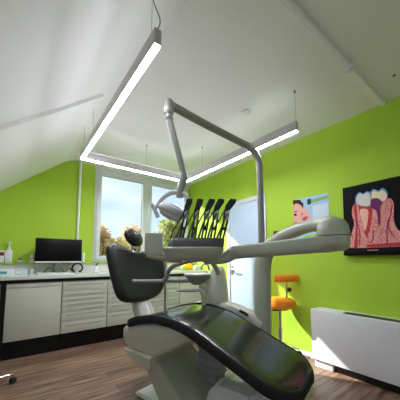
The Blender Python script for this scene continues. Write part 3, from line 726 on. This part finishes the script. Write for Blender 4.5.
for i, (ub, um, uh) in enumerate(((.106, .140, .158), (.178, .205, .222), (.242, .269, .295), (.298, .323, .352), (.352, .389, .424))):
    whip(i, ub, um, uh)
    hp = thing('handpiece', 'slim dark dental handpiece slanting over the tray, '+names[i], 'handpiece', tuple(tp_(ub-.02, -.03, 1.21)), 'handpieces on the instrument tray')
    bm = nb(); tube(bm, [tp_(ub-.03, -.03, 1.20), tp_(um-.028, -.03, 1.29), tp_(um+.004, -.03, 1.365)], [.006, .0055, .004], seg=10, smooth_n=4); obj('handpiece_body', bm, M['dgrey'], hp)
    bm = nb(); tube(bm, [tp_(um+.002, -.03, 1.362), tp_(um+.010, -.032, 1.378)], .0055, seg=8); obj('handpiece_head', bm, M['chrome'], hp)
# spittoon tower, bowl, bridge housing
bm = nb(); lathe(bm, [(0, 0), (.10, 0), (.098, .08), (.085, .2), (.07, .29), (.055, .325), (.03, .338), (0, .34)], (1.445, 1.666, .69), seg=28)
bmesh.ops.scale(bm, vec=(1, .85, 1), space=Matrix.Translation((-1.445, -1.666, 0)), verts=bm.verts[:]); obj('spittoon_tower', bm, M['beigel'], du)
bm = nb(); tube(bm, [(1.36, 1.86, .66), (1.44, 1.67, .66), (1.54, 1.52, .625), (1.635, 1.34, .55)], [.05, .085, .085, .08], up=(0, 0, 1), sx=.9, power=.7, seg=20); bh = obj('bridge_housing', bm, M['beigel'], du, angle=60)
bm = nb(); tube(bm, [(1.478, 1.44, .672), (1.50, 1.405, .655), (1.515, 1.385, .638)], .012, seg=8, smooth_n=3); obj('release_lever', bm, M['blackp'], bh)
bm = nb(); lathe(bm, [(0, 0), (.05, 0), (.085, .03), (.118, .075), (.122, .088), (.11, .088), (.07, .04), (0, .03)], (1.325, 1.80, .862), seg=32)
obj('spittoon_bowl', bm, M['armgrey'], du)
bm = nb(); lathe(bm, [(.113, 0), (.125, .0), (.128, .012), (.118, .016), (.112, .012)], (1.325, 1.80, .945), seg=32); obj('bowl_rim', bm, M['lampgrey'], du)
bm = nb(); tube(bm, [(1.34, 1.78, .87), (1.40, 1.72, .83), (1.44, 1.67, .80)], .045, seg=12, smooth_n=3); obj('bowl_bracket', bm, M['beigel'], du)
bm = nb(); tube(bm, [(1.39, 1.72, .99), (1.385, 1.735, 1.035), (1.355, 1.765, 1.035), (1.345, 1.775, 1.005)], .008, seg=8); obj('cup_filler_spout', bm, M['chrome'], du)
# assistant rod reaching in front of the backrest
bm = nb(); tube(bm, [(.812, 2.015, .903), (1.047, 1.902, .900), (1.24, 1.815, .900)], [.013, .016, .018], seg=12); ellipsoid(bm, (.812, 2.015, .903), .018, .018, .016, u=12, v=8); obj('assistant_rod', bm, M['armgrey'], du)
bm = nb(); tube(bm, [(1.235, 1.50, 1.07), (1.169, 1.561, 1.086), (1.12, 1.665, 1.070), (1.065, 1.77, 1.036), (1.043, 1.835, .99), (1.036, 1.86, .93), (1.036, 1.905, .90)], .020, seg=14); obj('curved_grip', bm, M['armgrey'], du)
bm = nb(); tube(bm, [(1.235, 1.50, 1.07), (1.35, 1.57, 1.0), (1.44, 1.66, .95)], .020, seg=12, smooth_n=4); obj('grip_bracket', bm, M['armgrey'], du)
bm = nb(); tube(bm, [(1.20, 2.17, .0), (1.20, 2.17, 1.075)], .014, seg=14); lathe(bm, [(0, 0), (.10, 0), (.10, .012), (.03, .03), (0, .03)], (1.20, 2.17, 0), seg=24)
tag(obj('drip_stand', bm, M['steel']), 'thin upright metal rod standing just right of the chair backrest', 'stand')

# ------------------------------------------------------------------ operating lamp
ol = thing('operating_lamp', 'grey operating lamp head hanging from a tall bent pole over the chair', 'operating lamp', (1.62, 1.35, 1.18))
bm = nb(); tube(bm, [(1.640, 1.332, 1.10), (1.640, 1.333, 1.55), (1.639, 1.334, 1.85), (1.622, 1.338, 1.955), (1.556, 1.362, 2.035), (1.45, 1.382, 2.062), (1.11, 1.41, 2.112), (.80, 1.388, 2.128)], [.027, .027, .027, .027, .028, .029, .029, .029], seg=18, smooth_n=8)
obj('lamp_pole', bm, M['armgrey'], ol, angle=60)
bm = nb(); lathe(bm, [(0, 0), (.030, 0), (.035, .01), (.035, .085), (.028, .10), (0, .102)], (.776, 1.392, 2.06), seg=20); obj('pole_knuckle', bm, M['armgrey'], ol)
bm = nb(); tube(bm, [(.776, 1.392, 2.07), (.787, 1.388, 2.0), (.884, 1.362, 1.655)], [.024, .024, .022], seg=14, smooth_n=3); obj('drop_arm', bm, M['armgrey'], ol)
bm = nb(); ellipsoid(bm, (.778, 1.391, 2.03), .029, .029, .02, u=14, v=8); obj('drop_arm_collar', bm, M['grey'], ol)
bm = nb(); tube(bm, [(.884, 1.362, 1.665), (.880, 1.366, 1.618), (.864, 1.377, 1.545), (.863, 1.377, 1.50)], [.026, .027, .026, .026], seg=14, smooth_n=4); obj('lower_joint', bm, M['armgrey'], ol)
bm = nb(); tube(bm, [(.903, 1.349, 1.470), (.893, 1.355, 1.512), (.863, 1.377, 1.530), (.815, 1.401, 1.528), (.77, 1.422, 1.500), (.742, 1.443, 1.459), (.726, 1.455, 1.422)], [.014, .016, .018, .018, .017, .015, .013], seg=12); obj('lamp_hoop', bm, M['lampgrey'], ol)
hx = Vector((.141, -.105, -.080)).normalized(); hy = Vector((.6, .8, 0)).normalized(); hz = hx.cross(hy).normalized(); hy = hz.cross(hx)
hm = Matrix((hx, hy, hz)).transposed()
bm = nb(); ellipsoid(bm, (.812, 1.390, 1.400), .098, .08, .050, rot=hm, u=30, v=16); lh = obj('lamp_head', bm, M['lampgrey'], ol)
bm = nb(); ellipsoid(bm, Vector((.812, 1.390, 1.397))-hz*.030*(1 if hz.z > 0 else -1), .078, .062, .024, rot=hm, u=24, v=10); obj('reflector_rim', bm, M['lampgrey'], lh)
bm = nb(); ellipsoid(bm, Vector((.828, 1.370, 1.366)), .010, .010, .008, u=10, v=6); obj('sensor_eye', bm, M['blackp'], lh)
bm = nb(); tube(bm, [(.706, 1.470, 1.447), (.738, 1.446, 1.360)], .013, seg=12); obj('lamp_grip', bm, M['lampgrey'], ol)

# ------------------------------------------------------------------ orange stool
sx_, sy_ = 2.49, 1.78
st = thing('orange_stool', 'orange round wheeled stool with small backrest at the green wall', 'stool', (sx_, sy_, 0))
bm = nb(); lathe(bm, [(0, 0), (.15, 0), (.178, .018), (.185, .05), (.172, .085), (.13, .102), (.06, .107), (0, .107)], (sx_, sy_, .535), seg=36); obj('seat', bm, M['orange'], st)
bm = nb(); lathe(bm, [(0, 0), (.09, 0), (.09, .02), (0, .02)], (sx_, sy_, .512), seg=20); tube(bm, [(sx_, sy_, .5), (sx_-.1, sy_+.09, .49)], .006, seg=8); obj('seat_plate', bm, M['blackp'], st)
bm = nb(); tube(bm, [(sx_, sy_, .08), (sx_, sy_, .30)], .024, seg=16); tube(bm, [(sx_, sy_, .30), (sx_, sy_, .52)], .014, seg=16); obj('gas_column', bm, M['chrome'], st)
# backrest: sits on the side facing the wall/camera
bd = Vector((.8, -.6, 0)); bv = Vector((.6, .8, 0))
bcn = Vector((sx_+.07, sy_-.05, .865))
bm = nb(); tube(bm, [bcn-bd*.125+bv*.03, bcn-bd*.06, bcn+bd*.06, bcn+bd*.13+bv*.03], .045, seg=16, sx=1.0, sy=.7, power=.7, up=(0, 0, 1)); obj('backrest', bm, M['orange'], st)
bm = nb(); tube(bm, [bcn+Vector((0, 0, -.03)), bcn+Vector((0, 0, -.16)), bcn+Vector((-.02, .01, -.345)), Vector((sx_, sy_, .51))], [.011, .011, .011, .011], seg=10, smooth_n=5); obj('backrest_bar', bm, M['chrome'], st)
kn = bcn+bd*.03+Vector((0, 0, -.13))
bm = nb(); ellipsoid(bm, kn, .026, .026, .026, u=16, v=10); tube(bm, [kn-bd*.03, kn], .007, seg=8); obj('adjuster_knob', bm, M['blackp'], st)
def star_base(root, cx_, cy_, rad, a0, hub_z=.09):
    bm = nb(); lathe(bm, [(0, 0), (.035, 0), (.04, .03), (.028, .05), (0, .05)], (cx_, cy_, hub_z-.03), seg=18); obj('base_hub', bm, M['chrome'], root)
    for k in range(5):
        a_ = a0+k*2*PI/5; e = Vector((cx_+rad*math.cos(a_), cy_+rad*math.sin(a_), .075)); c_ = Vector((cx_, cy_, hub_z))
        bm = nb(); tube(bm, [c_, (c_+e)/2+Vector((0, 0, .004)), e], [.018, .015, .012], seg=10, smooth_n=3, up=(0, 0, 1), sx=.7); tube(bm, [e, e-Vector((0, 0, .03))], .006, seg=8)
        lg = obj('leg', bm, M['chrome'], root)
        ax = Vector((-math.sin(a_+.5), math.cos(a_+.5), 0)); bm = nb()
        for s in (-1, 1):
            rot = Vector((0, 0, 1)).rotation_difference(ax).to_matrix().to_4x4()
            lathe(bm, [(0, -.007), (.022, -.007), (.025, -.004), (.025, .004), (.022, .007), (0, .007)], Vector((e.x, e.y, .0255))+ax*.011*s, seg=18, mtx=rot)
        box(bm, -.012, .012, -.016, .016, .035, .05, .004, Matrix.Translation((e.x, e.y, 0)))
        obj('caster', bm, M['blackp'], lg)
star_base(st, sx_, sy_, .20, math.radians(-41))
# foot ring of the stool base, chrome
bm = nb(); tube(bm, [(sx_+.14*math.cos(k*2*PI/24), sy_+.14*math.sin(k*2*PI/24), .10) for k in range(25)], .006, seg=8, smooth_n=0, cap=False); obj('foot_ring', bm, M['chrome'], st)

# office stool at the left edge of the frame: only one caster shows
ox_, oy_ = -.305, 2.74
os_ = thing('office_stool', 'wheeled stool at the left edge, only its chrome leg and black caster showing', 'stool', (ox_, oy_, 0))
star_base(os_, ox_, oy_, .355, math.radians(11))
bm = nb(); tube(bm, [(ox_, oy_, .09), (ox_, oy_, .44)], .022, seg=14); obj('gas_column', bm, M['chrome'], os_)
bm = nb(); lathe(bm, [(0, 0), (.14, 0), (.165, .02), (.165, .05), (.13, .07), (0, .075)], (ox_-.02, oy_, .44), seg=28); obj('seat', bm, M['uph'], os_)

# ------------------------------------------------------------------ outdoors
bm = nb(); box(bm, -60, 60, 5, 90, -3.6, -3.5); o = struct('lawn', bm, M['grass']); 
def tree(label, x, y, top, rad, mt, n, seed):
    rr = random.Random(seed); t = thing('autumn_tree', label, 'tree', (x, y, -3.5), 'trees outside the window')
    bm = nb(); tube(bm, [(x, y, -3.5), (x+.1, y, -1.5), (x, y+.1, top-rad*.9)], [.2, .15, .06], seg=10)
    for k in range(7):
        a_ = k*.9+seed; tube(bm, [(x, y, top-rad*2.2+k*.15), (x+rad*.35*math.cos(a_), y+rad*.35*math.sin(a_), top-rad*1.2+k*.05), (x+rad*.65*math.cos(a_), y+rad*.65*math.sin(a_), top-rad*.8+k*.08)], [.05, .035, .015], seg=6, smooth_n=3)
    obj('trunk', bm, M['bark'], t)
    clumps = []
    for k in range(16):
        v = Vector((rr.gauss(0, 1), rr.gauss(0, 1), rr.gauss(0, 1))).normalized()*rr.uniform(.3, .72)*rad
        clumps.append((Vector((x, y, top-rad))+Vector((v.x, v.y, v.z*.9)), rr.uniform(.26, .42)*rad))
    bm = nb()
    for k in range(n):
        c_, r_ = rr.choice(clumps)
        v = Vector((rr.gauss(0, 1), rr.gauss(0, 1), rr.gauss(0, 1))).normalized()*r_*rr.uniform(.5, 1.05)
        p = c_+v; s = rr.uniform(.07, .15)
        a1 = Vector((rr.gauss(0, 1), rr.gauss(0, 1), rr.gauss(0, 1))).normalized(); a2 = a1.orthogonal().normalized()
        vs = [bm.verts.new(p+a1*s), bm.verts.new(p+a2*s*.6), bm.verts.new(p-a1*s), bm.verts.new(p-a2*s*.6)]
        bm.faces.new(vs)
    cr = obj('crown', bm, mt, t, smooth=False)
tree('pale orange autumn tree low in the left window pane', 3.0, 11.5, 2.75, 1.75, M['leafo'], 11200, 1)
tree('yellow autumn tree behind the headrest in the left window pane', 6.2, 16.0, 3.7, 2.0, M['leafy'], 12000, 2)
tree('yellow-green tree high in the right window pane behind the lamp head', 6.95, 11.5, 3.9, 2.1, M['leafg'], 16000, 3)
tree('green tree at the right edge of the right window pane', 11.4, 16.6, 4.0, 2.2, M['leafd'], 14000, 5)

# ------------------------------------------------------------------ daylight
w = bpy.data.worlds.new('sky'); bpy.context.scene.world = w; w.use_nodes = True
nt = w.node_tree; bg = nt.nodes['Background']
tc = nt.nodes.new('ShaderNodeTexCoord'); mp = nt.nodes.new('ShaderNodeMapping'); mp.inputs['Scale'].default_value = (1, 1, 2.6)
nt.links.new(tc.outputs['Generated'], mp.inputs['Vector'])
n = nt.nodes.new('ShaderNodeTexNoise'); n.inputs['Scale'].default_value = 2.6; n.inputs['Detail'].default_value = 5; n.inputs['Roughness'].default_value = 0.5
nt.links.new(mp.outputs['Vector'], n.inputs['Vector'])
r = nt.nodes.new('ShaderNodeValToRGB')
r.color_ramp.elements[0].position = 0.40; r.color_ramp.elements[0].color = srgb(196, 217, 242)
r.color_ramp.elements[1].position = 0.62; r.color_ramp.elements[1].color = srgb(236, 243, 248)
nt.links.new(n.outputs['Fac'], r.inputs['Fac']); nt.links.new(r.outputs['Color'], bg.inputs['Color'])
bg.inputs['Strength'].default_value = 1.0
sl = bpy.data.lights.new('sun', 'SUN'); sl.energy = 9.0; sl.angle = math.radians(0.6); sl.color = (1, .95, .88)
so = bpy.data.objects.new('sun', sl); C.objects.link(so)
so.rotation_euler = Vector((.50, -1, -.80)).to_track_quat('-Z', 'Y').to_euler()

vs = bpy.context.scene.view_settings
vs.view_transform = 'Standard'; vs.look = 'None'; vs.gamma = 1; vs.exposure = 0.45
